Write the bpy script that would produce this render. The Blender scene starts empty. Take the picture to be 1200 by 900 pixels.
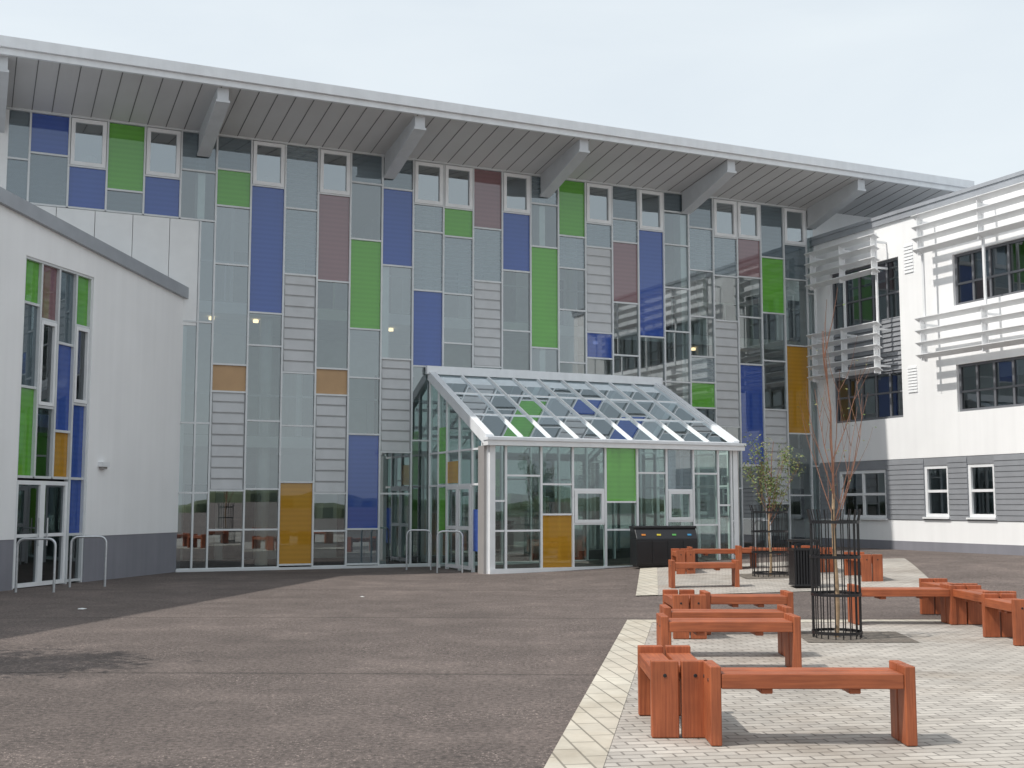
import bpy, math, random
from mathutils import Vector
random.seed(7)
S=bpy.context.scene
COL=bpy.context.collection
# ------------------------------------------------------------------ materials
def mat(name):
    m=bpy.data.materials.new(name); m.use_nodes=True
    nt=m.node_tree; nt.nodes.clear()
    return m,nt,nt.nodes,nt.links
def N_(nt,t,**k):
    n=nt.nodes.new(t)
    for a,b in k.items(): setattr(n,a,b)
    return n
def pbr(name,c,rough=.5,metal=0,var=.12,scale=3.0,bump=0,bscale=60,stretch=None,coat=0,streak=0):
    m,nt,n,l=mat(name)
    o=N_(nt,"ShaderNodeOutputMaterial"); p=N_(nt,"ShaderNodeBsdfPrincipled")
    l.new(p.outputs[0],o.inputs[0])
    p.inputs["Roughness"].default_value=rough; p.inputs["Metallic"].default_value=metal
    p.inputs["Coat Weight"].default_value=coat
    tc=N_(nt,"ShaderNodeTexCoord"); mp=N_(nt,"ShaderNodeMapping")
    l.new(tc.outputs["Object"],mp.inputs[0])
    if stretch: mp.inputs["Scale"].default_value=stretch
    nz=N_(nt,"ShaderNodeTexNoise"); nz.inputs["Scale"].default_value=scale; nz.inputs["Detail"].default_value=6
    l.new(mp.outputs[0],nz.inputs["Vector"])
    r=N_(nt,"ShaderNodeMapRange"); r.inputs[1].default_value=.3;r.inputs[2].default_value=.7
    r.inputs[3].default_value=1-var; r.inputs[4].default_value=1+var
    l.new(nz.outputs["Fac"],r.inputs[0])
    v=r.outputs[0]
    if streak:
        mp2=N_(nt,"ShaderNodeMapping"); mp2.inputs["Scale"].default_value=(2.5,2.5,.12); l.new(tc.outputs["Object"],mp2.inputs[0])
        n2=N_(nt,"ShaderNodeTexNoise"); n2.inputs["Scale"].default_value=2; n2.inputs["Detail"].default_value=5; l.new(mp2.outputs[0],n2.inputs["Vector"])
        r2=N_(nt,"ShaderNodeMapRange"); r2.inputs[1].default_value=.35;r2.inputs[2].default_value=.7;r2.inputs[3].default_value=1;r2.inputs[4].default_value=1-streak
        l.new(n2.outputs["Fac"],r2.inputs[0])
        mm=N_(nt,"ShaderNodeMath",operation='MULTIPLY'); l.new(v,mm.inputs[0]); l.new(r2.outputs[0],mm.inputs[1]); v=mm.outputs[0]
    mx=N_(nt,"ShaderNodeVectorMath",operation='SCALE'); mx.inputs[0].default_value=c[:3]
    l.new(v,mx.inputs["Scale"]); l.new(mx.outputs[0],p.inputs["Base Color"])
    if bump:
        nb=N_(nt,"ShaderNodeTexNoise"); nb.inputs["Scale"].default_value=bscale; nb.inputs["Detail"].default_value=4
        l.new(mp.outputs[0],nb.inputs["Vector"])
        b=N_(nt,"ShaderNodeBump"); b.inputs["Strength"].default_value=bump; b.inputs["Distance"].default_value=.01
        l.new(nb.outputs["Fac"],b.inputs["Height"]); l.new(b.outputs[0],p.inputs["Normal"])
    return m
def glass(name,tint,refl,gl=(.88,.94,.97),body=None,bodyfac=0.0,lines=False):
    """coated architectural glazing: transparent + mirror coat (+ printed interlayer)"""
    m,nt,n,l=mat(name)
    o=N_(nt,"ShaderNodeOutputMaterial")
    tr=N_(nt,"ShaderNodeBsdfTransparent"); tr.inputs[0].default_value=(*tint,1)
    base=tr.outputs[0]
    if body:
        d=N_(nt,"ShaderNodeBsdfDiffuse"); d.inputs[0].default_value=(*body,1)
        b=N_(nt,"ShaderNodeMixShader"); b.inputs[0].default_value=bodyfac
        l.new(base,b.inputs[1]); l.new(d.outputs[0],b.inputs[2]); base=b.outputs[0]
        if lines:
            tc=N_(nt,"ShaderNodeTexCoord"); w=N_(nt,"ShaderNodeTexWave"); w.bands_direction='Z'; w.inputs["Scale"].default_value=2.6
            l.new(tc.outputs["Object"],w.inputs["Vector"])
            r=N_(nt,"ShaderNodeMapRange"); r.inputs[3].default_value=max(0,bodyfac-.035); r.inputs[4].default_value=min(1,bodyfac+.03)
            l.new(w.outputs["Fac"],r.inputs[0]); l.new(r.outputs[0],b.inputs[0])
    g=N_(nt,"ShaderNodeBsdfGlossy"); g.inputs[0].default_value=(*gl,1); g.inputs["Roughness"].default_value=.01
    fr=N_(nt,"ShaderNodeFresnel"); fr.inputs[0].default_value=1.5
    r=N_(nt,"ShaderNodeMapRange"); r.inputs[1].default_value=.04; r.inputs[2].default_value=1; r.inputs[3].default_value=refl; r.inputs[4].default_value=1
    l.new(fr.outputs[0],r.inputs[0])
    mx=N_(nt,"ShaderNodeMixShader"); l.new(r.outputs[0],mx.inputs[0]); l.new(base,mx.inputs[1]); l.new(g.outputs[0],mx.inputs[2])
    l.new(mx.outputs[0],o.inputs[0])
    return m
M={}
M['frame']=pbr("aluminium_frame",(.64,.66,.67),.45,.1,.05)
M['white']=pbr("white_frame",(.80,.81,.82),.4,0,.04)
M['render_w']=pbr("white_render",(.88,.88,.88),.85,0,.025,.8,.15,120,streak=.04)
M['grey_r']=pbr("grey_render",(.24,.24,.27),.85,0,.06,1.2,.15,120,streak=.1)
M['coping']=pbr("coping_metal",(.38,.40,.43),.45,.2,.06)
M['fascia']=pbr("fascia_metal",(.80,.82,.84),.45,0,.04,streak=.06)
M['soffit']=pbr("soffit_metal",(.56,.56,.56),.6,0,.05,.7)
M['seam']=pbr("seam_dark",(.16,.16,.16),.8,0,.05)
M['bracket']=pbr("bracket_paint",(.56,.58,.60),.5,0,.05)
M['clad']=pbr("cladding_white",(.80,.81,.81),.5,0,.03)
M['siding']=pbr("siding_grey",(.27,.28,.30),.55,.1,.06)
M['louvre']=pbr("louvre_grey",(.42,.43,.44),.5,.1,.05)
M['lblade']=pbr("louvre_blade_grey",(.52,.53,.54),.5,.1,.05)
M['post']=pbr("porch_post_grey",(.36,.34,.33),.5,.1,.05)
M['dark']=pbr("dark_frame",(.15,.155,.17),.5,0,.05)
M['int']=pbr("interior_wall",(.78,.80,.78),.8,0,.06)
M['intfl']=pbr("interior_floor",(.48,.49,.48),.6,0,.1)
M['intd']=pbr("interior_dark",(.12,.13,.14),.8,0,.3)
M['black']=pbr("black_paint",(.012,.012,.014),.35,0,.1)
M['galv']=pbr("galvanised_steel",(.56,.58,.60),.35,.7,.1,20)
M['g']=glass("glazing_clear",(.70,.79,.78),.23)
M['g2']=glass("glazing_clear_b",(.62,.71,.71),.29)
M['S']=glass("glazing_fritted",(.50,.58,.61),.20,body=(.27,.34,.38),bodyfac=.5,lines=True)
M['D']=glass("glazing_dark",(.38,.45,.49),.18,body=(.14,.19,.22),bodyfac=.55,lines=True)
M['B']=glass("glazing_blue",(.12,.22,.75),.085,body=(.055,.115,.44),bodyfac=.72,lines=True)
M['G']=glass("glazing_green",(.30,.85,.12),.075,body=(.17,.50,.07),bodyfac=.72,lines=True)
M['O']=glass("glazing_orange",(.90,.50,.04),.06,body=(.66,.34,.04),bodyfac=.65,lines=True)
M['P']=glass("glazing_plum",(.48,.25,.27),.11,body=(.29,.15,.16),bodyfac=.72,lines=True)
M['T']=pbr("tan_panel",(.46,.29,.15),.4,0,.05)
M['W']=glass("window_glass",(.45,.53,.56),.36)
M['wd']=glass("window_glass_dark",(.30,.35,.40),.20)
M['pg']=glass("porch_glazing",(.72,.85,.81),.15)

# ------------------------------------------------------------------ mesh batching
class Obj:
    def __init__(s,name,loc=(0,0,0)):
        s.e=bpy.data.objects.new(name,None); COL.objects.link(s.e); s.e.location=loc; s.loc=Vector(loc); s.e.empty_display_size=.3
        s.parts={}
    def add(s,part,mk,vs,fs):
        V,Fc=s.parts.setdefault((part,mk),([],[]))
        b=len(V); V.extend(Vector(v) for v in vs); Fc.extend([tuple(b+i for i in f) for f in fs])
    def done(s,bevel=0,smooth=()):
        for (part,mk),(V,Fc) in s.parts.items():
            me=bpy.data.meshes.new(part); me.from_pydata([tuple(v-s.loc) for v in V],[],Fc); me.update()
            me.materials.append(M[mk] if isinstance(mk,str) else mk)
            o=bpy.data.objects.new(part,me); COL.objects.link(o); o.parent=s.e
            if part in smooth:
                for p in me.polygons: p.use_smooth=True
            if bevel:
                md=o.modifiers.new("b","BEVEL"); md.width=bevel; md.segments=2; md.limit_method='ANGLE'
CUBE=[(0,1,3,2),(4,6,7,5),(0,4,5,1),(2,3,7,6),(0,2,6,4),(1,5,7,3)]
class Frame:
    def __init__(s,P,D,N): s.P=Vector((P[0],P[1],0)); s.D=Vector((D[0],D[1],0)); s.N=Vector((N[0],N[1],0))
    def pt(s,u,v,n=0): return s.P+s.D*u+s.N*n+Vector((0,0,v))
def box(ob,part,mk,fr,u0,u1,v0,v1,n0,n1):
    vs=[fr.pt(u,v,n) for u in (u0,u1) for v in (v0,v1) for n in (n0,n1)]
    ob.add(part,mk,vs,CUBE)
def quad(ob,part,mk,fr,u0,u1,v0,v1,n,jit=0):
    a=random.uniform(-jit,jit); b=random.uniform(-jit,jit)
    ob.add(part,mk,[fr.pt(u0,v0,n+a+b),fr.pt(u1,v0,n-a+b),fr.pt(u1,v1,n-a-b),fr.pt(u0,v1,n+a-b)],[(0,1,2,3)])
def hexa(ob,part,mk,p): ob.add(part,mk,p,CUBE)
def wallholes(ob,part,mk,fr,u0,u1,v0,v1,n0,n1,holes):
    us=sorted({u0,u1,*[h[0] for h in holes],*[h[1] for h in holes]}); us=[u for u in us if u0<=u<=u1]
    for a,b in zip(us,us[1:]):
        m=(a+b)/2; hs=sorted([(h[2],h[3]) for h in holes if h[0]<m<h[1]])
        v=v0
        for h in hs:
            if h[0]>v: box(ob,part,mk,fr,a,b,v,h[0],n0,n1)
            v=max(v,h[1])
        if v<v1: box(ob,part,mk,fr,a,b,v,v1,n0,n1)
def window(ob,fr,u0,u1,v0,v1,n,cols,rows,fmk,gmk,fw=.06,part="window",d=.07):
    for u in (u0,u1-fw): box(ob,part+"_frame",fmk,fr,u,u+fw,v0,v1,n-d/2,n+d/2)
    for v in (v0,v1-fw): box(ob,part+"_frame",fmk,fr,u0+fw,u1-fw,v,v+fw,n-d/2,n+d/2)
    for c in cols: box(ob,part+"_frame",fmk,fr,u0+(u1-u0)*c-fw*.45,u0+(u1-u0)*c+fw*.45,v0+fw,v1-fw,n-d*.4,n+d*.4)
    for r in rows: box(ob,part+"_frame",fmk,fr,u0+fw,u1-fw,v0+(v1-v0)*r-fw*.4,v0+(v1-v0)*r+fw*.4,n-d*.35,n+d*.35)
    quad(ob,part+"_glass",gmk,fr,u0+fw*.5,u1-fw*.5,v0+fw*.5,v1-fw*.5,n-.012,.002)
def tube(ob,part,mk,pts,r,seg=8,r1=None):
    pts=[Vector(p) for p in pts]; n=len(pts); vs=[];fs=[]
    ref=None
    for i,p in enumerate(pts):
        t=(pts[min(i+1,n-1)]-pts[max(i-1,0)]).normalized()
        if ref is None: ref=Vector((0,0,1)) if abs(t.z)<.9 else Vector((1,0,0))
        a=t.cross(ref)
        if a.length<1e-3: a=t.orthogonal()
        a.normalize(); b=a.cross(t).normalized(); ref=b
        rr=r if r1 is None else r+(r1-r)*i/(n-1)
        for k in range(seg):
            an=2*math.pi*k/seg; vs.append(p+a*rr*math.cos(an)+b*rr*math.sin(an))
    for i in range(n-1):
        for k in range(seg):
            k2=(k+1)%seg; fs.append((i*seg+k,i*seg+k2,(i+1)*seg+k2,(i+1)*seg+k))
    fs.append(tuple(range(seg))[::-1]); fs.append(tuple((n-1)*seg+k for k in range(seg)))
    ob.add(part,mk,vs,fs)
def ss(x): x=max(0,min(1,x)); return x*x*(3-2*x)
def gz(x,y): return .35*ss((x+1)/11)*ss((y-18)/11)

# ------------------------------------------------------------------ frames
D=(.9091,.4166); Nn=(.4166,-.9091)
FA=Frame((-7.73,29.18),D,Nn)
RW=Frame((9.54,37.09),(.4140,-.9103),(-.9103,-.4140))
LW=Frame((-9.55,22.57),(.2225,.9749),(.9749,-.2225))
# ------------------------------------------------------------------ ground
def axis(a,b,step,far):
    r=[]; v=a
    while v<=b+1e-6: r.append(v); v+=step
    return [-far,-far/4,-150,-60]+r+[b+25,b+120,far/4,far]
xs=axis(-24,36,1.0,4000); ys=axis(-10,50,1.0,4000)
m,nt,n,l=mat("asphalt")
o=N_(nt,"ShaderNodeOutputMaterial"); p=N_(nt,"ShaderNodeBsdfPrincipled"); l.new(p.outputs[0],o.inputs[0]); p.inputs["Roughness"].default_value=.85
tc=N_(nt,"ShaderNodeTexCoord")
def noise(sc,det=5,src=None,rough=.5):
    a=N_(nt,"ShaderNodeTexNoise"); a.inputs["Scale"].default_value=sc; a.inputs["Detail"].default_value=det; a.inputs["Roughness"].default_value=rough
    l.new(src or tc.outputs["Object"],a.inputs["Vector"]); return a.outputs["Fac"]
def mr(s,a,b,c,d):
    r=N_(nt,"ShaderNodeMapRange"); 
    for i,v in enumerate((a,b,c,d)): r.inputs[i+1].default_value=v
    l.new(s,r.inputs[0]); return r.outputs[0]
def mth(op,a,b):
    r=N_(nt,"ShaderNodeMath",operation=op)
    for i,v in enumerate((a,b)):
        if isinstance(v,(int,float)): r.inputs[i].default_value=v
        else: l.new(v,r.inputs[i])
    return r.outputs[0]
big=mr(noise(.16,4),.35,.65,.84,1.16)
mid=mr(noise(1.1,10,None,.75),.3,.7,.75,1.25)
fine=mr(noise(22,5,None,.8),.34,.66,.35,1.65)
scuff=mr(noise(.55,10,None,.75),.50,.66,0,.22)
vo=N_(nt,"ShaderNodeTexVoronoi"); vo.inputs["Scale"].default_value=15; l.new(tc.outputs["Object"],vo.inputs["Vector"])
spk=mr(vo.outputs["Distance"],.10,.17,1,0)
vo2=N_(nt,"ShaderNodeTexVoronoi"); vo2.inputs["Scale"].default_value=40; l.new(tc.outputs["Object"],vo2.inputs["Vector"])
spk2=mr(vo2.outputs["Distance"],.14,.26,1,0)
spm=mr(noise(.5,8,None,.75),.44,.60,0.12,1)
spk=mth('MULTIPLY',mth('ADD',spk,spk2),spm)
f=mth('MULTIPLY',mth('MULTIPLY',big,mid),fine)
f=mth('ADD',f,mth('MULTIPLY',spk,2.3)); f=mth('ADD',f,scuff)
wv=N_(nt,"ShaderNodeTexWave"); wv.bands_direction='Y'; wv.inputs["Scale"].default_value=.055; wv.inputs["Distortion"].default_value=1.2; wv.inputs["Detail"].default_value=3; wv.inputs["Detail Scale"].default_value=.6; l.new(tc.outputs["Object"],wv.inputs["Vector"])
jl=mr(wv.outputs["Fac"],0,.0012,.6,1); f=mth('MULTIPLY',f,jl)
sc=N_(nt,"ShaderNodeVectorMath",operation='SCALE'); sc.inputs[0].default_value=(.140,.112,.100); l.new(f,sc.inputs["Scale"]); l.new(sc.outputs[0],p.inputs["Base Color"])
b=N_(nt,"ShaderNodeBump"); b.inputs["Strength"].default_value=.8; b.inputs["Distance"].default_value=.012; l.new(fine,b.inputs["Height"]); l.new(b.outputs[0],p.inputs["Normal"])
M['asphalt']=m
me=bpy.data.meshes.new("asphalt_ground")
vs=[(x,y,gz(x,y)) for y in ys for x in xs]; nx=len(xs)
me.from_pydata(vs,[],[(j*nx+i,j*nx+i+1,(j+1)*nx+i+1,(j+1)*nx+i) for j in range(len(ys)-1) for i in range(nx-1)])
me.materials.append(m); g=bpy.data.objects.new("asphalt_ground",me); COL.objects.link(g)
for pp in me.polygons: pp.use_smooth=True
# paving
def paving_mat(name,c1,c2,mortar,bw,bh,rot,msz=.006,var=.25,stain=None):
    m,nt,n,l=mat(name)
    o=N_(nt,"ShaderNodeOutputMaterial"); p=N_(nt,"ShaderNodeBsdfPrincipled"); l.new(p.outputs[0],o.inputs[0]); p.inputs["Roughness"].default_value=.85
    tc=N_(nt,"ShaderNodeTexCoord"); mp=N_(nt,"ShaderNodeMapping"); mp.inputs["Rotation"].default_value=(0,0,rot); l.new(tc.outputs["Object"],mp.inputs[0])
    br=N_(nt,"ShaderNodeTexBrick"); l.new(mp.outputs[0],br.inputs["Vector"])
    br.inputs["Color1"].default_value=(*c1,1);br.inputs["Color2"].default_value=(*c2,1);br.inputs["Mortar"].default_value=(*mortar,1)
    br.inputs["Scale"].default_value=1;br.inputs["Brick Width"].default_value=bw;br.inputs["Row Height"].default_value=bh;br.inputs["Mortar Size"].default_value=msz
    br.inputs["Mortar Smooth"].default_value=.3
    nz=N_(nt,"ShaderNodeTexNoise"); nz.inputs["Scale"].default_value=.7; nz.inputs["Detail"].default_value=9; nz.inputs["Roughness"].default_value=.75; l.new(tc.outputs["Object"],nz.inputs["Vector"])
    r=N_(nt,"ShaderNodeMapRange"); r.inputs[1].default_value=.35;r.inputs[2].default_value=.65;r.inputs[3].default_value=1-var;r.inputs[4].default_value=1+var*.5; l.new(nz.outputs["Fac"],r.inputs[0])
    s=N_(nt,"ShaderNodeVectorMath",operation='SCALE'); l.new(br.outputs["Color"],s.inputs[0]); l.new(r.outputs[0],s.inputs["Scale"]); out=s.outputs[0]
    if stain:
        n2=N_(nt,"ShaderNodeTexNoise"); n2.inputs["Scale"].default_value=.45; n2.inputs["Detail"].default_value=6; n2.inputs["Roughness"].default_value=.65; l.new(mp.outputs[0],n2.inputs["Vector"])
        r2=N_(nt,"ShaderNodeMapRange"); r2.inputs[1].default_value=.5;r2.inputs[2].default_value=.66;r2.inputs[3].default_value=0;r2.inputs[4].default_value=.7; l.new(n2.outputs["Fac"],r2.inputs[0])
        s2=N_(nt,"ShaderNodeVectorMath",operation='MULTIPLY'); l.new(out,s2.inputs[0]); s2.inputs[1].default_value=stain
        mx=N_(nt,"ShaderNodeMix"); mx.data_type='RGBA'; l.new(r2.outputs[0],mx.inputs[0]); l.new(out,mx.inputs[6]); l.new(s2.outputs[0],mx.inputs[7]); out=mx.outputs[2]
    l.new(out,p.inputs["Base Color"])
    b=N_(nt,"ShaderNodeBump"); b.inputs["Strength"].default_value=.5;b.inputs["Distance"].default_value=.005; b.invert=True; l.new(br.outputs["Fac"],b.inputs["Height"]); l.new(b.outputs[0],p.inputs["Normal"])
    return m
M['pave']=paving_mat("block_paving",(.37,.34,.305),(.48,.445,.40),(.21,.19,.17),.21,.105,-.15,.009,.25,(.72,.66,.60))
M['flag']=paving_mat("flag_paving",(.47,.43,.36),(.56,.52,.44),(.25,.23,.19),.45,.18,math.pi/2-.15,.009,.2,(.75,.70,.64))
M['soil']=pbr("tree_pit_gravel",(.14,.12,.10),.95,0,.4,12,.8,50)
def sheet(name,c,mk,dz,nu=20,nv=20):
    vs=[]
    for j in range(nv+1):
        for i in range(nu+1):
            s=i/nu;t=j/nv
            x=(c[0][0]*(1-s)+c[1][0]*s)*(1-t)+(c[3][0]*(1-s)+c[2][0]*s)*t
            y=(c[0][1]*(1-s)+c[1][1]*s)*(1-t)+(c[3][1]*(1-s)+c[2][1]*s)*t
            vs.append((x,y,gz(x,y)+dz))
    me=bpy.data.meshes.new(name); me.from_pydata(vs,[],[(j*(nu+1)+i,j*(nu+1)+i+1,(j+1)*(nu+1)+i+1,(j+1)*(nu+1)+i) for j in range(nv) for i in range(nu)])
    me.materials.append(M[mk]); o=bpy.data.objects.new(name,me); COL.objects.link(o)
    for pp in me.polygons: pp.use_smooth=True
k=1.4/9.35
def ex(y,o=0): return .21+(y-7.58)*k+o
sheet("block_pavement",[(ex(3),3),(14,3),(14,16.93),(ex(16.93),16.93)],'pave',.006)
sheet("flag_pavement_border",[(ex(3),3),(ex(3,.36),3),(ex(16.93,.36),16.93),(ex(16.93),16.93)],'flag',.010)
sheet("flag_pavement_border",[(ex(16.55,.36),16.55),(14,16.55),(14,16.93),(ex(16.93,.36),16.93)],'flag',.010)
sheet("block_pavement",[(2.16,21.12),(7.8,22.1),(9.25,28.45),(3.02,28.45)],'pave',.012,40,40)
sheet("flag_pavement_border",[(2.16,21.12),(2.56,21.19),(3.42,28.45),(3.02,28.45)],'flag',.018,40,40)
sheet("tree_pit",[(3.45,14.15),(4.75,14.15),(4.85,15.35),(3.55,15.35)],'soil',.012,2,2)
sheet("tree_pit",[(4.7,24.2),(5.9,24.2),(5.9,25.4),(4.7,25.4)],'soil',.02,8,8)

# ------------------------------------------------------------------ main building
A=Obj("glass_fronted_school_building")
def cu(k): return .34+.873*k
c_={-6:[(9.7,'D'),(8.66,'D')],
-5:[(9.89,'B'),(8.66,'D')],-4:[(9.68,'W'),(8.66,'B')],-3:[(9.20,'G'),(8.66,'D')],-2:[(9.64,'W'),(8.66,'B')],
-1:[(9.9,'D'),(8.66,'g'),(6.1,'g'),(3.6,'g'),(1.9,'g'),(.06,'g')],
0:[(10.02,'D'),(9.08,'G'),(7.6,'g'),(5.08,'g'),(4.40,'T'),(1.96,'L'),(1.0,'g'),(.06,'g')],
1:[(9.70,'W'),(6.43,'B'),(5.6,'g'),(3.7,'g'),(2.0,'g'),(1.0,'g'),(.06,'g')],
2:[(9.2,'S'),(7.48,'S'),(4.95,'L'),(3.6,'g'),(2.18,'g'),(.12,'O')],
3:[(9.68,'W'),(7.38,'P'),(5.10,'g'),(4.42,'T'),(1.90,'L'),(.95,'g'),(.06,'g')],
4:[(10.08,'D'),(8.56,'g'),(6.18,'G'),(4.9,'g'),(3.43,'g'),(.99,'B'),(.1,'D')],
5:[(10.02,'D'),(7.93,'B'),(5.44,'g'),(2.98,'L'),(1.9,'g'),(.06,'g')],
6:[(9.69,'W'),(8.95,'S'),(7.33,'S'),(5.28,'B'),(3.3,'g'),(.06,'g')],
7:[(9.67,'W'),(8.88,'G'),(7.3,'S'),(5.95,'g'),(3.6,'g'),(.06,'g')],
8:[(9.20,'P'),(7.72,'S'),(5.36,'L'),(3.4,'g'),(.06,'g')],
9:[(9.73,'W'),(8.08,'B'),(6.4,'g'),(5.3,'g'),(3.2,'g'),(.06,'g')],
10:[(10.07,'S'),(8.84,'g'),(5.97,'G'),(3.5,'g'),(.06,'g')],
11:[(9.23,'G'),(8.3,'S'),(7.1,'g'),(5.6,'g'),(3.3,'g'),(.06,'g')],
12:[(9.69,'W'),(8.99,'S'),(6.51,'L'),(5.77,'B'),(3.5,'g'),(.06,'g')],
13:[(9.9,'D'),(9.22,'S'),(7.43,'P'),(5.9,'g'),(4.5,'g'),(2.5,'g'),(.06,'g')],
14:[(9.66,'W'),(6.49,'B'),(5.2,'g'),(3.1,'g'),(.06,'g')],
15:[(10.3,'D'),(9.3,'g'),(8.0,'g'),(6.7,'g'),(5.2,'g'),(3.2,'g'),(1.3,'g'),(.06,'g')],
16:[(9.9,'D'),(8.6,'S'),(7.2,'g'),(6.0,'g'),(5.23,'S'),(4.47,'G'),(2.5,'g'),(.06,'g')],
17:[(9.70,'W'),(8.5,'S'),(7.13,'g'),(3.93,'L'),(2.1,'g'),(.06,'g')],
18:[(9.73,'W'),(8.53,'P'),(7.3,'g'),(5.85,'g'),(2.80,'B'),(1.2,'g'),(.06,'g')],
19:[(9.22,'D'),(7.48,'G'),(6.0,'g'),(4.50,'g'),(1.65,'L'),(.06,'g')],
20:[(9.7,'W'),(8.6,'D'),(6.52,'g'),(3.79,'O'),(1.9,'g'),(.06,'g')],
21:[(8.2,'g'),(5.5,'g'),(2.8,'g'),(.06,'g')]}
TOP=10.86
NM={'g':'clear','g2':'clear','B':'blue','G':'green','O':'orange','P':'plum','S':'fritted','D':'dark','T':'tan','pg':'clear'}
for k,rows in c_.items():
    u0,u1=cu(k),cu(k+1)
    if k==21: u1=18.98
    v=TOP
    for vb,t in rows:
        a0=u0
        if k==-1 and vb<8.6: a0=-.40
        if t=='W':
            window(A,FA,a0+.035,u1-.035,vb+.02,v-.02,.0,[],[],'white','W',.09,"opening_light",.1)
        elif t=='L':
            box(A,"louvre_panels",'louvre',FA,a0+.03,u1-.03,vb+.02,v-.02,-.06,-.02)
            nn=max(3,round((v-vb)/.27)); st=(v-vb)/nn
            for i in range(nn):
                z=vb+.03+i*st
                A.add("louvre_blades",'lblade',[FA.pt(a0+.05,z,-.018),FA.pt(a0+.05,z,.004),FA.pt(a0+.05,z+.02,.004),FA.pt(a0+.05,z+st*.84,-.017),
                    FA.pt(u1-.05,z,-.018),FA.pt(u1-.05,z,.004),FA.pt(u1-.05,z+.02,.004),FA.pt(u1-.05,z+st*.84,-.017)],[(0,1,2,3),(7,6,5,4),(0,4,5,1),(1,5,6,2),(2,6,7,3),(3,7,4,0)])
        else:
            mk=t
            if t=='g' and random.random()<.4: mk='g2'
            quad(A,"panes_"+NM[mk],mk,FA,a0+.01,u1-.01,vb+.01,v-.01,-.02,.0022)
        box(A,"transoms",'frame',FA,a0+.022,u1-.022,vb-.022,vb+.022,-.05,.026)
        v=vb
for k in range(-6,22):
    vb=8.66 if k<0 else .06
    box(A,"mullions",'frame',FA,cu(k)-.022,cu(k)+.022,vb,TOP,-.08,.035)
box(A,"mullions",'frame',FA,-.05,-.005,0.07,8.63,-.08,.035)
box(A,"head_rail",'frame',FA,-5.6,18.98,TOP,TOP+.1,-.1,.04)
box(A,"sill",'frame',FA,-.40,18.98,-.1,.06,-.1,.07)
box(A,"pier",'clad',FA,-8.2,cu(-6)-.022,8.0,11.0,-.3,.0)
box(A,"pier",'clad',FA,cu(-6)+.03,cu(-6)+.40,8.67,10.85,-.018,.03)
u=-6.0
while u<-.1:
    box(A,"cladding",'clad',FA,u,min(u+.86,-.06),6.0,8.63,-.15,.01); u+=.874
box(A,"cladding_backing",'seam',FA,-6,-.42,0,8.60,-.3,-.16)
box(A,"cladding_end",'clad',FA,18.98,26,0,10.93,-.35,-.03)
# roof
sl=.15
def sv(n): return 10.90+sl*n
U0,U1=-14,23.1
def slab(part,mk,u0,u1,n0,n1,a0,a1,b0,b1):
    hexa(A,part,mk,[FA.pt(u,v,n) for u in (u0,u1) for v,n in ((a0,n0),(a1,n1),(b0,n0),(b1,n1))])
slab("roof",'soffit',U0,U1,-16,2.5,sv(-16)+.25,sv(2.5)+.01,sv(-16)+.55,sv(2.5)+.30)
u=U0+.3
while u<U1:
    hexa(A,"soffit_seams",'seam',[FA.pt(uu,v,n) for uu in (u,u+.02) for v,n in ((sv(-.05)-.0,-.05),(sv(2.49)-.004,2.49),(sv(-.05)+.03,-.05),(sv(2.49)+.03,2.49))])
    u+=.44
slab("soffit_panel",'soffit',U0+.01,U1-.01,-.3,2.495,sv(-.3)+.006,sv(2.495)+.003,sv(-.3)+.02,sv(2.495)+.009)
box(A,"fascia",'fascia',FA,U0,U1+.03,sv(2.5)-.01,sv(2.5)+.13,2.5,2.58)
box(A,"fascia",'fascia',FA,U0,U1+.03,sv(2.5)+.135,sv(2.5)+.37,2.5,2.66)
box(A,"fascia_shadow_gap",'coping',FA,U0,U1,sv(2.5)+.12,sv(2.5)+.145,2.49,2.56)
hexa(A,"fascia",'fascia',[FA.pt(uu,v,n) for uu in (U1+.002,U1+.05) for v,n in ((sv(-16),-16),(sv(2.49),2.49),(sv(-16)+.6,-16),(sv(2.49)+.37,2.49))])
for bu in (-9.5,-4.75,0.0,4.87,9.5,14.2,18.85):
    w=.13
    hexa(A,"roof_brackets",'bracket',[FA.pt(uu,v,n) for uu in (bu-w,bu+w) for v,n in ((10.33,.045),(10.98,2.42),(sv(.045)+.005,.045),(sv(2.42)+.002,2.42))])
    hexa(A,"roof_brackets",'bracket',[FA.pt(uu,v,n) for uu in (bu-w-.03,bu+w+.03) for v,n in ((10.27,.04),(10.92,2.44),(10.327,.04),(10.977,2.44))])
    box(A,"wall_posts",'int',FA,bu-.09,bu+.09,0 if bu>0.1 else 8.7,10.26,-.5,-.12)
# interior
box(A,"back_wall",'int',FA,-12,26,-.1,11.0,-6.3,-6.0)
for v in (3.45,7.0):
    box(A,"floor_slabs",'int',FA,-12,26,v-.32,v-.02,-6,-2.0)
    box(A,"floor_slabs",'intfl',FA,-12,26,v-.018,v,-6,-2.0)
    for i in range(0,30):
        box(A,"balustrade",'frame',FA,-6+i,-5.96+i,v,v+1.05,-2.1,-2.06)
    box(A,"balustrade",'frame',FA,-6,26,v+1.05,v+1.1,-2.12,-2.05)
for i in range(8):
    uu=-9.5+4.72*i+2.3
    tube(A,"columns",'int',[FA.pt(uu,0,-2.5),FA.pt(uu,11,-2.5)],.17,14)
for i in range(26):
    for v in (0,3.45,7.0):
        if random.random()<.6:
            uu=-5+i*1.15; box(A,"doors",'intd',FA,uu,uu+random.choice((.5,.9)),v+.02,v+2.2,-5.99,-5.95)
box(A,"interior_end_walls",'int',FA,-12.2,-12,0,10.5,-6.3,-.4)
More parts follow.
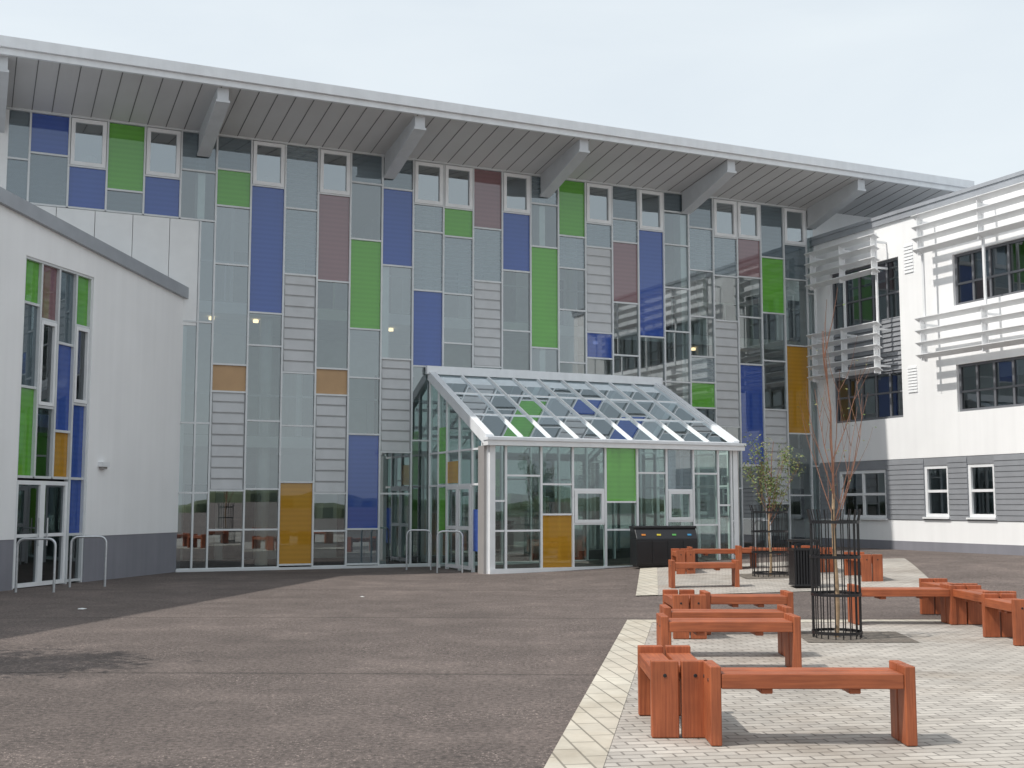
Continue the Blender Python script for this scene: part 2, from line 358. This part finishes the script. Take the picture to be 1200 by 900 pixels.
for i in range(6):
    box(A,"partitions",'int',FA,-3+i*4.4,-2.9+i*4.4,7.0,10.2,-6,-3.4)
    box(A,"partitions",'int',FA,-1+i*4.4,-.9+i*4.4,3.45,6.6,-6,-3.6)
for i in range(20):
    box(A,"stair",'intfl',FA,8+i*.3,8.32+i*.3,i*.172,i*.172+.1,-4.2,-2.9)
m,nt,n,l=mat("ceiling_lamp"); o=N_(nt,"ShaderNodeOutputMaterial"); e=N_(nt,"ShaderNodeEmission"); e.inputs[0].default_value=(1,.70,.38,1); e.inputs[1].default_value=2.6; l.new(e.outputs[0],o.inputs[0]); M['lamp']=m
for uu in (2.0,.8,5.9,8.9,12.6,16.2,17.9):
    tube(A,"ceiling_lamps",'lamp',[FA.pt(uu,6.59,-2.7),FA.pt(uu,6.66,-2.7)],.075,10)
A.done()

# ------------------------------------------------------------------ right wing
R=Obj("white_classroom_block")
H=9.92
holes=[(.72,3.7,4.08,8.7),(5.75,13.2,6.95,8.35),(5.75,13.2,4.08,5.35),(.88,2.92,1.22,2.62),(4.42,5.32,1.28,2.68),(6.0,6.92,1.28,2.68),(8.3,10.2,1.28,2.68)]
wallholes(R,"render_wall",'render_w',RW,0.0,16,2.9,H,-.3,0,[h for h in holes if h[2]>2.8])
hl=[h for h in holes if h[2]<2.8]
wallholes(R,"siding_backing",'siding',RW,0,16,1.2,2.895,-.3,-.01,hl)
v=1.2
while v<2.88:
    us=[0.0]+sum([[h[0],h[1]] for h in hl],[])+[16]
    for a,b in zip(us[::2],us[1::2]):
        hexa(R,"siding_boards",'siding',[RW.pt(uu,vv,nn) for uu in (a,b) for vv,nn in ((v,-.009),(v,.022),(v+.135,-.009),(v+.135,.008))])
    v+=.14
box(R,"render_wall",'render_w',RW,0,16,.6,1.19,-.3,0)
box(R,"plinth",'grey_r',RW,0,16,-.2,.598,-.3,.015)
box(R,"coping",'coping',RW,-.05,16.05,H,H+.1,-.5,.09)
box(R,"coping",'coping',RW,-.05,16.05,H-.18,H-.002,.002,.06)
box(R,"roof",'coping',RW,0,16,H-.4,H-.1,-14,-.31)
box(R,"end_wall",'render_w',RW,15.7,16,-.2,H-.01,-14,-.301)
box(R,"back_wall",'render_w',RW,0,16,-.2,H-.01,-14.3,-14.001)
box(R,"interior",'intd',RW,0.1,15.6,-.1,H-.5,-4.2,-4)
for v in (3.3,6.6): box(R,"floors",'int',RW,.1,15.6,v-.3,v,-4,-.31)
for s in (4.6,9.4): box(R,"partitions",'int',RW,s,s+.1,.1,9.3,-4,-.4)
for s,a,b in ((.8,7.9,8.6),(2.0,8.1,8.6),(6.4,7.6,8.3),(8.1,7.9,8.3),(7.0,4.9,5.3),(9.7,7.8,8.3),(1.0,2.1,2.6)):
    box(R,"roller_blinds",'clad',RW,s,s+.95,a,b,-.25,-.24)
window(R,RW,.72,3.7,6.9,8.7,-.12,[.2,.4,.6,.8],[.45],'dark','wd',.07,"strip_window")
window(R,RW,.72,3.7,4.08,5.45,-.12,[.2,.4,.6,.8],[.55],'dark','wd',.07,"strip_window")
v=5.46
while v<6.86:
    hexa(R,"spandrel_boards",'siding',[RW.pt(uu,vv,nn) for uu in (.73,3.69) for vv,nn in ((v,-.2),(v,-.06),(v+.136,-.2),(v+.136,-.10))]); v+=.14
for a,b in ((6.95,8.35),(4.08,5.35)):
    window(R,RW,5.75,9.4,a,b,-.12,[.17,.33,.5,.67,.83],[.42],'dark','wd',.07,"strip_window")
    window(R,RW,9.45,13.2,a,b,-.12,[.17,.33,.5,.67,.83],[.42],'dark','wd',.07,"strip_window")
for h,c in ((holes[3],[.5]),(holes[4],[]),(holes[5],[]),(holes[6],[.5])):
    window(R,RW,h[0],h[1],h[2],h[3],-.08,c,[.5],'white','wd',.09,"ground_window",.1)
    box(R,"window_sills",'white',RW,h[0]-.04,h[1]+.04,h[2]-.05,h[2]-.003,-.1,.07)
for (a,b,c,d) in ((3.95,4.3,8.15,9.0),(3.95,4.3,4.75,5.5)):
    for i in range(9):
        z=c+(d-c)*i/9; hexa(R,"wall_vents",'white',[RW.pt(uu,vv,nn) for uu in (a,b) for vv,nn in ((z,.002),(z,.025),(z+.07,.002),(z+.07,.010))])
def brise(s0,s1,groups,off,posts):
    for (v0,v1,nb) in groups:
        for i in range(nb):
            v=v0+(v1-v0)*i/(nb-1)
            hexa(R,"sun_louvre_blades",'white',[RW.pt(uu,vv,nn) for uu in (s0,s1) for vv,nn in ((v-.05,off-.10),(v+.05,off+.10),(v-.03,off-.10),(v+.07,off+.10))])
        for s in posts:
            for v in (v0+.12,v1-.12):
                box(R,"sun_louvre_arms",'white',RW,s-.025,s+.025,v-.03,v+.03,.0,off)
    lo=min(g[0] for g in groups)-.12; hi=max(g[1] for g in groups)+.12
    for s in posts:
        box(R,"sun_louvre_posts",'white',RW,s-.035,s+.035,lo,hi,off-.16,off-.115)
        for (v0,v1,nb) in groups:
            box(R,"sun_louvre_cheeks",'white',RW,s-.012,s+.012,v0-.1,v1+.1,off-.113,off+.04)
brise(.30,3.45,[(8.3,9.3,4),(5.45,6.75,5)],.55,(.5,1.85,3.25))
brise(5.0,13.5,[(8.5,9.45,4),(5.6,6.6,4)],.60,(5.15,7.3,9.4,11.4,13.2))
R.done()

# ------------------------------------------------------------------ left wing
Lo=Obj("white_classroom_block")
def lt(s): return 7.21-.083*(s)
wallholes(Lo,"render_wall",'render_w',LW,-14,6.82,.95,6.62,-.3,0,[(.36,2.72,.9,6.45)])
wallholes(Lo,"grey_plinth",'grey_r',LW,-14,6.82,-.2,.95,-.3,-.012,[(.36,2.72,-.2,.96)])
hexa(Lo,"render_wall",'render_w',[LW.pt(s,v,n) for s in (-14,6.82) for v,n in ((6.62,-.3),(6.62,0),(lt(s),-.3),(lt(s),0))])
hexa(Lo,"coping",'coping',[LW.pt(s,v,n) for s in (-14.05,6.86) for v,n in ((lt(s),-.45),(lt(s),.10),(lt(s)+.28,-.45),(lt(s)+.28,.10))])
box(Lo,"roof",'coping',LW,-14,6.5,6.3,6.5,-9,-.301)
box(Lo,"end_wall",'render_w',LW,-14.3,-14,-.2,6.6,-9,0)
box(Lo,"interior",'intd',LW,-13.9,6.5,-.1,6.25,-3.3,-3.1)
box(Lo,"floors",'int',LW,-13.9,6.5,3.2,3.45,-3.1,-.5)
cs=[.36,.95,1.55,2.15,2.72]
cl=[[(5.55,'G'),(3.9,'D'),(2.15,'G')],[(5.3,'P'),(3.55,'W'),(2.15,'g')],[(4.9,'D'),(3.1,'B'),(2.15,'O')],[(5.35,'G'),(3.7,'W'),(2.15,'B'),(1.0,'B'),(.06,'g')]]
for i,rows in enumerate(cl):
    v=6.43
    for vb,t in rows:
        if t=='W': window(Lo,LW,cs[i]+.04,cs[i+1]-.04,vb+.03,v-.03,-.08,[],[],'white','wd',.07,"opening_light",.1)
        else: quad(Lo,"panes_"+NM[t],t,LW,cs[i]+.01,cs[i+1]-.01,vb,v,-.1,.002)
        box(Lo,"transoms",'frame',LW,cs[i]+.03,cs[i+1]-.03,vb-.025,vb+.025,-.13,-.05); v=vb
for i,c in enumerate(cs):
    d_=(.03 if i==0 else 0)-(.03 if i==4 else 0)
    box(Lo,"mullions",'frame',LW,c-.028+d_,c+.028+d_,0 if i in(0,3,4) else 2.15,6.44,-.15,-.03)
box(Lo,"head",'frame',LW,.36,2.72,6.40,6.449,-.16,-.02)
for a,b in ((.42,1.28),(1.28,2.12)):
    window(Lo,LW,a,b,.02,2.08,-.09,[],[.48],'white','wd',.08,"door",.07)
    tube(Lo,"door_handles",'galv',[LW.pt(b-.14 if a<1 else a+.14,.8,-.02),LW.pt(b-.14 if a<1 else a+.14,1.35,-.02)],.015)
box(Lo,"wall_light",'white',LW,3.1,3.38,2.42,2.52,.0,.12)
box(Lo,"wall_light",'post',LW,3.15,3.33,2.37,2.418,.0,.09)
Lo.done()

# ------------------------------------------------------------------ porch
Pq=Obj("glass_entrance_porch")
u0,u1,T=6.1,13.1,4.0; EV,RG=3.12,5.05
PF=FA
fl=[u0+.0]+[u0+x for x in (.42,1.35,2.2,3.1,4.0,4.85,5.65,6.4,6.8)]+[u1]
for i,a in enumerate(fl):
    w=.07 if i in(0,len(fl)-1) else .026
    aa=min(max(a,u0+w),u1-w)
    box(Pq,"front_mullions",'white',PF,aa-w,aa+w,.12,EV-.12,T-.10,T)
box(Pq,"base_rail",'white',PF,u0,u1,-.1,.12+.0,T-.1,T+.02)
box(Pq,"gutter",'white',PF,u0-.12,u1+.12,EV-.12,EV+.0,T-.12,T+.16)
box(Pq,"gutter",'fascia',PF,u0-.14,u1+.14,EV+.002,EV+.07,T-.1,T+.2)
pan={0:[(1.7,'pg'),(1.0,'pg')],1:[(2.3,'pg'),(1.0,'pg')],2:[(2.1,'pg'),(1.38,'pg'),(.12,'O')],3:[(1.98,'pg'),(1.15,'X'),(.12,'pg')],4:[(1.68,'G'),(1.0,'pg')],5:[(2.4,'pg'),(1.0,'pg')],6:[(1.98,'D'),(1.2,'X'),(.12,'pg')],7:[(2.4,'pg'),(1.1,'pg')],8:[(1.6,'pg')],9:[(1.2,'pg')]}
for i in range(len(fl)-1):
    a,b=fl[i],fl[i+1]; v=EV-.12
    rows=pan.get(i,[])
    if not rows or rows[-1][0]>.13: rows=rows+[(.12,'pg')]
    for vb,t in rows:
        if t=='X': window(Pq,PF,a+.04,b-.04,vb+.02,v-.02,T-.04,[],[],'white','pg',.08,"opening_light",.09)
        else: quad(Pq,"front_panes_"+NM[t],t,PF,a,b,vb,v,T-.05,.002)
        if vb>.13: box(Pq,"front_transoms",'white',PF,a+.032,b-.032,vb-.022,vb+.022,T-.09,T-.01)
        v=vb
def prof(n): return EV+(RG-EV)*(1-n/T)
for uu,sg in ((u0,-1),(u1,1)):
    ns=[0.05,.7,1.3,2.15,3.0,3.6,T-.12]
    for i,nn in enumerate(ns):
        box(Pq,"side_mullions",'white',PF,uu-.04,uu+.04,0.0,prof(nn)-.08,nn-.03,nn+.03)
    for a,b in zip(ns,ns[1:]):
        for (z0,z1) in ((.1,2.1),(2.1,2.95)):
            Pq.add("side_panes",'pg',[PF.pt(uu,z0,a),PF.pt(uu,z0,b),PF.pt(uu,min(z1,prof(b)-.05),b),PF.pt(uu,min(z1,prof(a)-.05),a)],[(0,1,2,3)])
            box(Pq,"side_transoms",'white',PF,uu-.03,uu+.03,z1-.025,z1+.025,a+.03,b-.03)
        Pq.add("side_panes",'pg',[PF.pt(uu,2.95,a),PF.pt(uu,2.95,b),PF.pt(uu,max(2.96,prof(b)-.05),b),PF.pt(uu,max(2.96,prof(a)-.05),a)],[(0,1,2,3)])
    if sg<0:
        for a,b,z0,z1,mk in ((.7,1.3,2.15,3.6,'G'),(.7,1.3,.9,2.05,'G'),(1.3,2.15,2.15,2.7,'O'),(3.0,3.6,.5,1.5,'B')):
            Pq.add("side_panes_"+NM[mk],mk,[PF.pt(uu-.012,z0,a+.03),PF.pt(uu-.012,z0,b-.03),PF.pt(uu-.012,z1,b-.03),PF.pt(uu-.012,z1,a+.03)],[(0,1,2,3)])
        for a,b in ((1.35,2.12),(2.18,2.96)):
            for nn in (a,b-.09): box(Pq,"side_door",'white',PF,uu-.07,uu-.041,.05,2.08,nn,nn+.09)
            for z in (.05,1.0,1.99): box(Pq,"side_door",'white',PF,uu-.068,uu-.042,z,z+.09,a+.09,b-.09)
    hexa(Pq,"verge",'fascia',[PF.pt(q,v,n) for q in (uu-.09,uu+.09) for v,n in ((RG-.12,0.04),(EV-.10,T-.13),(RG+.14,0.04),(EV+.14,T-.02))])
    box(Pq,"corner_posts",'post',PF,uu-.11 if sg<0 else uu-.02,uu+.02 if sg<0 else uu+.1,-.1,EV-.122,T-.45,T-.102)
nb=9
for i in range(nb+1):
    q=u0+.1+(u1-u0-.2)*i/nb; w=.024
    hexa(Pq,"roof_bars",'white',[PF.pt(x,v,n) for x in (q-w,q+w) for v,n in ((RG-.03,.05),(EV+.03,T-.05),(RG+.09,.05),(EV+.12,T-.03))])
for j in range(1,4):
    t=j/3*T*.985 if j<3 else T-.06
    v=prof(t)
    box(Pq,"roof_purlins",'white',PF,u0+.1,u1-.1,v-.02,v+.075,t-.025,t+.025)
    if j<3: box(Pq,"roof_trusses",'white',PF,u0+.1,u1-.1,v-.24,v-.16,t-.03,t+.03)
for i in range(nb):
    a=u0+.1+(u1-u0-.2)*i/nb; b=u0+.1+(u1-u0-.2)*(i+1)/nb
    for j in range(3):
        t0=max(.05,j/3*T); t1=min(T-.05,(j+1)/3*T); jj=random.uniform(-.003,.003)
        Pq.add("roof_panes",'pg',[PF.pt(a,prof(t0)+.055+jj,t0),PF.pt(b,prof(t0)+.055-jj,t0),PF.pt(b,prof(t1)+.055-jj,t1),PF.pt(a,prof(t1)+.055+jj,t1)],[(0,1,2,3)])
box(Pq,"ridge_flashing",'fascia',PF,u0-.15,u1+.15,RG+.02,RG+.24,.03,.16)
Pq.done()

# ------------------------------------------------------------------ benches
def wood(name,sc):
    m,nt,n,l=mat(name)
    o=N_(nt,"ShaderNodeOutputMaterial"); p=N_(nt,"ShaderNodeBsdfPrincipled"); l.new(p.outputs[0],o.inputs[0]); p.inputs["Roughness"].default_value=.5
    tc=N_(nt,"ShaderNodeTexCoord"); oi=N_(nt,"ShaderNodeObjectInfo")
    ad=N_(nt,"ShaderNodeVectorMath",operation='ADD'); l.new(tc.outputs["Object"],ad.inputs[0]); l.new(oi.outputs["Location"],ad.inputs[1])
    mp=N_(nt,"ShaderNodeMapping"); mp.inputs["Scale"].default_value=sc; l.new(ad.outputs[0],mp.inputs[0])
    nz=N_(nt,"ShaderNodeTexNoise"); nz.inputs["Scale"].default_value=3; nz.inputs["Detail"].default_value=7; nz.inputs["Distortion"].default_value=.4; l.new(mp.outputs[0],nz.inputs["Vector"])
    cr=N_(nt,"ShaderNodeValToRGB"); cr.color_ramp.elements[0].position=.25; cr.color_ramp.elements[0].color=(.25,.06,.022,1); cr.color_ramp.elements[1].position=.75; cr.color_ramp.elements[1].color=(.44,.125,.046,1)
    l.new(nz.outputs["Fac"],cr.inputs[0])
    n2=N_(nt,"ShaderNodeTexNoise"); n2.inputs["Scale"].default_value=4; n2.inputs["Detail"].default_value=3; l.new(ad.outputs[0],n2.inputs["Vector"])
    r=N_(nt,"ShaderNodeMapRange"); r.inputs[1].default_value=.3;r.inputs[2].default_value=.7;r.inputs[3].default_value=.78;r.inputs[4].default_value=1.1; l.new(n2.outputs["Fac"],r.inputs[0])
    s=N_(nt,"ShaderNodeVectorMath",operation='SCALE'); l.new(cr.outputs[0],s.inputs[0]); l.new(r.outputs[0],s.inputs["Scale"]); l.new(s.outputs[0],p.inputs["Base Color"])
    b=N_(nt,"ShaderNodeBump"); b.inputs["Strength"].default_value=.2; b.inputs["Distance"].default_value=.003; l.new(nz.outputs["Fac"],b.inputs["Height"]); l.new(b.outputs[0],p.inputs["Normal"])
    return m
M['wood']=wood("stained_hardwood",(1,22,22)); M['woodv']=wood("stained_hardwood_upright",(22,22,1))
def bench(x,y,length,rot=0,depth=.4,h=.52):
    z=gz(x,y)
    fr=Frame((0,0),(1,0),(0,1)); ob=Obj("wooden_bench")
    pl=(depth-.02)/2
    for k in (0,1):
        y0=k*(pl+.02)
        for j,xx in enumerate((0,length-.075)):
            box(ob,"end_planks",'woodv',fr,xx,xx+.075,0,h,y0,y0+pl)
        box(ob,"seat_planks",'wood',fr,.077,length-.077,h-.15,h-.05,y0+.004,y0+pl-.004)
        for xx in (-.004,length-.004):
            tube(ob,"bolts",'black',[(xx,y0+pl/2,h-.1),(xx+.008,y0+pl/2,h-.1)],.014,8)
    box(ob,"cross_rails",'wood',fr,.35,.43,h-.19,h-.152,.06,depth-.06)
    box(ob,"cross_rails",'wood',fr,length-.43,length-.35,h-.19,h-.152,.06,depth-.06)
    ob.done(bevel=.008)
    if rot: ob.e.location=(x+depth,y,z+.01)
    else: ob.e.location=(x,y,z+.01)
    ob.e.rotation_euler=(0,0,rot+random.uniform(-.01,.01))
def V(x,y,L): bench(x,y,L,math.pi/2)
bench(1.32,8.12,1.37,0.0,.34); V(.96,8.40,.95)
bench(1.44,11.71,1.35); bench(1.60,12.75,1.35)
V(1.93,14.5,.95); bench(2.38,14.95,1.1)
bench(2.98,22.6,1.28); V(3.55,26.0,1.0); bench(3.97,27.0,1.5)
bench(4.60,16.2,1.35); V(6.0,16.6,1.2); V(5.9,15.1,1.2); V(5.72,13.8,.95)
V(6.73,23.2,1.3); V(6.35,25.2,1.3); bench(5.0,26.6,1.3)
# ------------------------------------------------------------------ tree guards, trees
def guard(x,y,r,h):
    z=gz(x,y); ob=Obj("tree_guard",(x,y,z))
    nb=20
    for i in range(nb):
        a=2*math.pi*i/nb; c,s=math.cos(a),math.sin(a)
        tube(ob,"bars",'black',[(x+r*c,y+r*s,z),(x+r*c,y+r*s,z+h*.9),(x+r*1.12*c,y+r*1.12*s,z+h)],.0075,6)
    for v,rr in ((.06,1),(h*.33,1),(h*.62,1),(h*.89,1)):
        for i in range(24):
            a,b=2*math.pi*i/24,2*math.pi*(i+1)/24
            R0,R1=r*rr+.008,r*rr+.016
            vs=[(x+q*math.cos(t),y+q*math.sin(t),z+v+w) for t in (a,b) for q in (R0,R1) for w in (0,.035)]
            ob.add("rings",'black',vs,CUBE)
    ob.done()
guard(3.93,14.67,.285,1.55); guard(5.3,24.76,.36,1.46)
M['bark']=pbr("bark",(.33,.23,.14),.8,0,.25,20,.4,60)
M['twig']=pbr("twig",(.24,.12,.08),.7,0,.2,10)
M['leaf']=pbr("leaf_green",(.09,.14,.03),.6,0,.2); M['leaf2']=pbr("leaf_yellow",(.16,.17,.05),.6,0,.2)
def sapling(x,y,trunk,height,spread,seed,leaves=0,nbr=7,depth=1,lsz=.03,jit=.06,tr=.028):
    rnd=random.Random(seed); z=gz(x,y); ob=Obj("young_tree",(x,y,z))
    tips=[]
    pts=[Vector((x+.02*math.sin(i*1.3),y+.02*math.cos(i),z+trunk*i/5)) for i in range(6)]
    tube(ob,"trunk",'bark',pts,tr,9,tr*.65)
    def br(p,d,L,r,dp):
        pp=[p]; dd=d.copy()
        for i in range(6):
            dd=(dd+Vector((rnd.uniform(-.1,.1),rnd.uniform(-.1,.1),.13))).normalized(); pp.append(pp[-1]+dd*L/6)
        tube(ob,"branches",'twig',pp,r,5,r*.3)
        tips.extend(pp[2:])
        if dp>0:
            for i in range(rnd.choice((2,3))):
                q=pp[rnd.randint(1,5)]; a=rnd.uniform(0,6.28)
                br(q,(dd+Vector((math.cos(a),math.sin(a),.2))*.5).normalized(),L*rnd.uniform(.3,.55),r*.5,dp-1)
    br(pts[-1],Vector((.05,0,1)).normalized(),height-trunk,tr*.6,1)
    for i in range(nbr):
        a=i*2.4+rnd.uniform(-.3,.3)
        q=Vector((x,y,z+trunk*rnd.uniform(.72,1.0)+ (height-trunk)*max(0,(i/nbr-.55))))
        br(q,Vector((math.cos(a)*spread,math.sin(a)*spread,.9)).normalized(),(z+height-q.z)*rnd.uniform(.45,.85),tr*.28,depth)
    for i in range(leaves):
        p=rnd.choice(tips)+Vector([rnd.gauss(0,jit) for _ in range(3)])
        a=Vector([rnd.uniform(-1,1) for _ in range(3)]).normalized(); b=a.orthogonal().normalized(); s=rnd.uniform(.6,1.1)*lsz
        ob.add("leaves",rnd.choice(('leaf','leaf2')),[p-a*s,p+b*s*.5,p+a*s,p-b*s*.5],[(0,1,2,3)])
    ob.done()
sapling(3.93,14.67,1.75,3.75,.42,3,45,9,1,.022)
sapling(5.3,24.76,1.3,2.8,.5,5,1500,8,2,.035,.07)
sapling(-7.5,11.5,1.6,4.0,1.3,9,7500,18,2,.08,.24,tr=.06)   # stand-in tree added just outside the view to cast the soft left shadow
# ------------------------------------------------------------------ bins
def litter_bin(x,y):
    z=gz(x,y)+.01; ob=Obj("litter_bin",(x,y,z)); fr=Frame((x,y),(1,0),(0,-1)); h=.88; w=.22
    box(ob,"liner",'black',fr,-w+.03,w-.03,z+.05,z+h-.2,-w+.03,w-.03)
    for i in range(9):
        t=-w+.01+i*(2*w-.02)/8
        for s in (-1,1):
            box(ob,"slats",'black',fr,t-.016,t+.016,z+.03,z+h-.18,s*w-.012,s*w+.012)
            box(ob,"slats",'black',fr,s*w-.012,s*w+.012,z+.03,z+h-.18,t-.016+.0005,t+.016)
    for vv in (.03,h-.2): 
        box(ob,"bands",'black',fr,-w-.02,w+.02,z+vv,z+vv+.035,-w-.02,w+.02)
    for a in (-w+.02,w-.02):
        for b_ in (-w+.02,w-.02): box(ob,"lid_posts",'black',fr,a-.02,a+.02,z+h-.165,z+h-.045,b_-.02,b_+.02)
    box(ob,"lid",'black',fr,-w-.03,w+.03,z+h-.044,z+h,-w-.03,w+.03)
    ob.done(bevel=.004)
litter_bin(5.42,22.4)
for nm,c in (('lo',(.5,.17,.02)),('ly',(.5,.4,.03)),('lg',(.08,.3,.07)),('lb',(.03,.2,.38))): M[nm]=pbr("label_"+nm,c,.5)
rx,ry=3.62,28.75; z=gz(rx,ry)+.01
ob=Obj("recycling_bin",(rx,ry,z)); fr=Frame((rx,ry),(.985,.17),(.17,-.985))
W=.75
box(ob,"body",'black',fr,-W,W,z+.04,z+.66,-.3,.3)
hexa(ob,"hood",'black',[fr.pt(q,vv,nn) for q in (-W,W) for vv,nn in ((z+.662,-.3),(z+.662,.3),(z+.95,-.28),(z+.92,.12))])
box(ob,"hood_lip",'black',fr,-W-.02,W+.02,z+.905,z+.965,-.32,.16)
for i in range(4):
    c=-W+(i+.5)*W/2
    box(ob,"door_panels",'black',fr,c-W/4+.015,c+W/4-.015,z+.09,z+.62,.3,.315)
    hexa(ob,"aperture_labels",('lo','ly','lg','lb')[i],[fr.pt(q,vv,nn) for q in (c-.05,c+.05) for vv,nn in ((z+.74,.25),(z+.74,.262),(z+.78,.226),(z+.78,.238))])
box(ob,"kick_plinth",'black',fr,-W+.05,W-.05,z,z+.04,-.26,.26)
ob.done(bevel=.012)
# ------------------------------------------------------------------ cycle hoops
def hoop(a,b,h=.98):
    z0=gz(*a); ob=Obj("cycle_hoop",(a[0],a[1],z0)); A_=Vector((a[0],a[1],z0)); B_=Vector((b[0],b[1],z0)); d=(B_-A_).normalized(); r=.13
    pts=[A_+Vector((0,0,-.05)),A_+Vector((0,0,h-r))]
    for i in range(1,6):
        t=math.pi/2*i/6; pts.append(A_+d*(r-r*math.cos(t))+Vector((0,0,h-r+r*math.sin(t))))
    pts.append(A_+d*r+Vector((0,0,h))); pts.append(B_-d*r+Vector((0,0,h)))
    for i in range(1,6):
        t=math.pi/2*i/6; pts.append(B_-d*(r-r*math.sin(t))+Vector((0,0,h-r+r*math.cos(t))))
    pts+= [B_+Vector((0,0,h-r)),B_+Vector((0,0,-.05))]
    nrm=d.cross(Vector((0,0,1))); vs=[];fs=[];sg=10;R_=.024
    for i,p_ in enumerate(pts):
        t=(pts[min(i+1,len(pts)-1)]-pts[max(i-1,0)]).normalized(); c=t.cross(nrm).normalized()
        for k in range(sg):
            an=2*math.pi*k/sg; vs.append(p_+nrm*R_*math.cos(an)+c*R_*math.sin(an))
    for i in range(len(pts)-1):
        for k in range(sg): fs.append((i*sg+k,i*sg+(k+1)%sg,(i+1)*sg+(k+1)%sg,(i+1)*sg+k))
    ob.add("tube",'galv',vs,fs); ob.done(smooth=("tube",))
hoop((-9.15,22.3),(-8.45,22.3)); hoop((-8.67,23.7),(-8.05,23.9))
hoop((-2.62,30.0),(-2.02,30.0)); hoop((-1.78,28.7),(-1.18,28.7)); hoop((6.3,31.2),(6.6,30.7),.95)
me=bpy.data.meshes.new("paper_litter"); vs=[];fs=[]
for (x,y,s) in ((-6.6,18.6,.05),(-2.6,21.0,.03)):
    b=len(vs)
    for i in range(5):
        a=i*1.256; vs.append((x+s*math.cos(a)*1.6,y+s*math.sin(a),.012+random.uniform(0,.01)))
    vs.append((x,y,.03)); fs+= [(b+i,b+(i+1)%5,b+5) for i in range(5)]
me.from_pydata(vs,[],fs); me.materials.append(M['clad']); o=bpy.data.objects.new("paper_litter",me); COL.objects.link(o)
# ------------------------------------------------------------------ distant trees all round (seen as reflections)
M['belt']=pbr("distant_foliage",(.10,.12,.07),.95,0,.4,.05)
me=bpy.data.meshes.new("distant_treeline"); vs=[];fs=[]
n_=700
for i in range(n_):
    a=2*math.pi*i/n_; r=300+random.uniform(-4,4); h=3.2+.8*math.sin(i*.21)+.6*math.sin(i*.57)+random.uniform(0,.9)
    vs+=[(r*math.cos(a),r*math.sin(a),-1),((r+2)*math.cos(a),(r+2)*math.sin(a),h*.7),((r+6)*math.cos(a),(r+6)*math.sin(a),h)]
for i in range(n_):
    j=(i+1)%n_
    fs+=[(3*i,3*j,3*j+1,3*i+1),(3*i+1,3*j+1,3*j+2,3*i+2)]
me.from_pydata(vs,[],fs); me.materials.append(M['belt']); o=bpy.data.objects.new("distant_treeline",me); COL.objects.link(o)
# ------------------------------------------------------------------ sun, sky, camera
el=math.radians(54); hd=Vector((.93,.36)).normalized()
tv=Vector((hd.x*math.cos(el),hd.y*math.cos(el),-math.sin(el)))
sd=bpy.data.lights.new("sun",'SUN'); sd.energy=3.5; sd.angle=math.radians(.8); sd.color=(1,.96,.90)
so=bpy.data.objects.new("sun",sd); COL.objects.link(so); so.rotation_euler=tv.to_track_quat('-Z','Y').to_euler()
w=bpy.data.worlds.new("World"); S.world=w; w.use_nodes=True; nt=w.node_tree; nt.nodes.clear(); l=nt.links
o=N_(nt,"ShaderNodeOutputWorld"); bg=N_(nt,"ShaderNodeBackground"); sk=N_(nt,"ShaderNodeTexSky"); sk.sky_type='NISHITA'; sk.sun_disc=False
sk.sun_elevation=el; sk.sun_rotation=math.atan2(-hd.x,-hd.y); sk.dust_density=3.0; sk.air_density=1.2; sk.altitude=50
bg.inputs[1].default_value=.15
tc=N_(nt,"ShaderNodeTexCoord"); mp=N_(nt,"ShaderNodeMapping"); mp.inputs["Scale"].default_value=(1,1,3.5); l.new(tc.outputs["Generated"],mp.inputs[0])
nz=N_(nt,"ShaderNodeTexNoise"); nz.inputs["Scale"].default_value=2.2; nz.inputs["Detail"].default_value=7; nz.inputs["Distortion"].default_value=.4; l.new(mp.outputs[0],nz.inputs["Vector"])
r=N_(nt,"ShaderNodeMapRange"); r.inputs[1].default_value=.3; r.inputs[2].default_value=.7; r.inputs[3].default_value=.72; r.inputs[4].default_value=.92; l.new(nz.outputs["Fac"],r.inputs[0])
mx=N_(nt,"ShaderNodeMix"); mx.data_type='RGBA'; l.new(r.outputs[0],mx.inputs[0]); l.new(sk.outputs[0],mx.inputs[6]); mx.inputs[7].default_value=(5.9,6.35,6.6,1)
l.new(mx.outputs[2],bg.inputs[0]); l.new(bg.outputs[0],o.inputs[0])
cd=bpy.data.cameras.new("camera"); cd.sensor_width=36; cd.lens=42; cd.clip_end=9000; cd.clip_start=.05
co=bpy.data.objects.new("camera",cd); COL.objects.link(co); co.location=(0,0,1.6); co.rotation_euler=(math.radians(90)+math.atan(142/1400),0,0)
S.camera=co
S.view_settings.view_transform='Standard'; S.view_settings.look='None'; S.view_settings.exposure=0
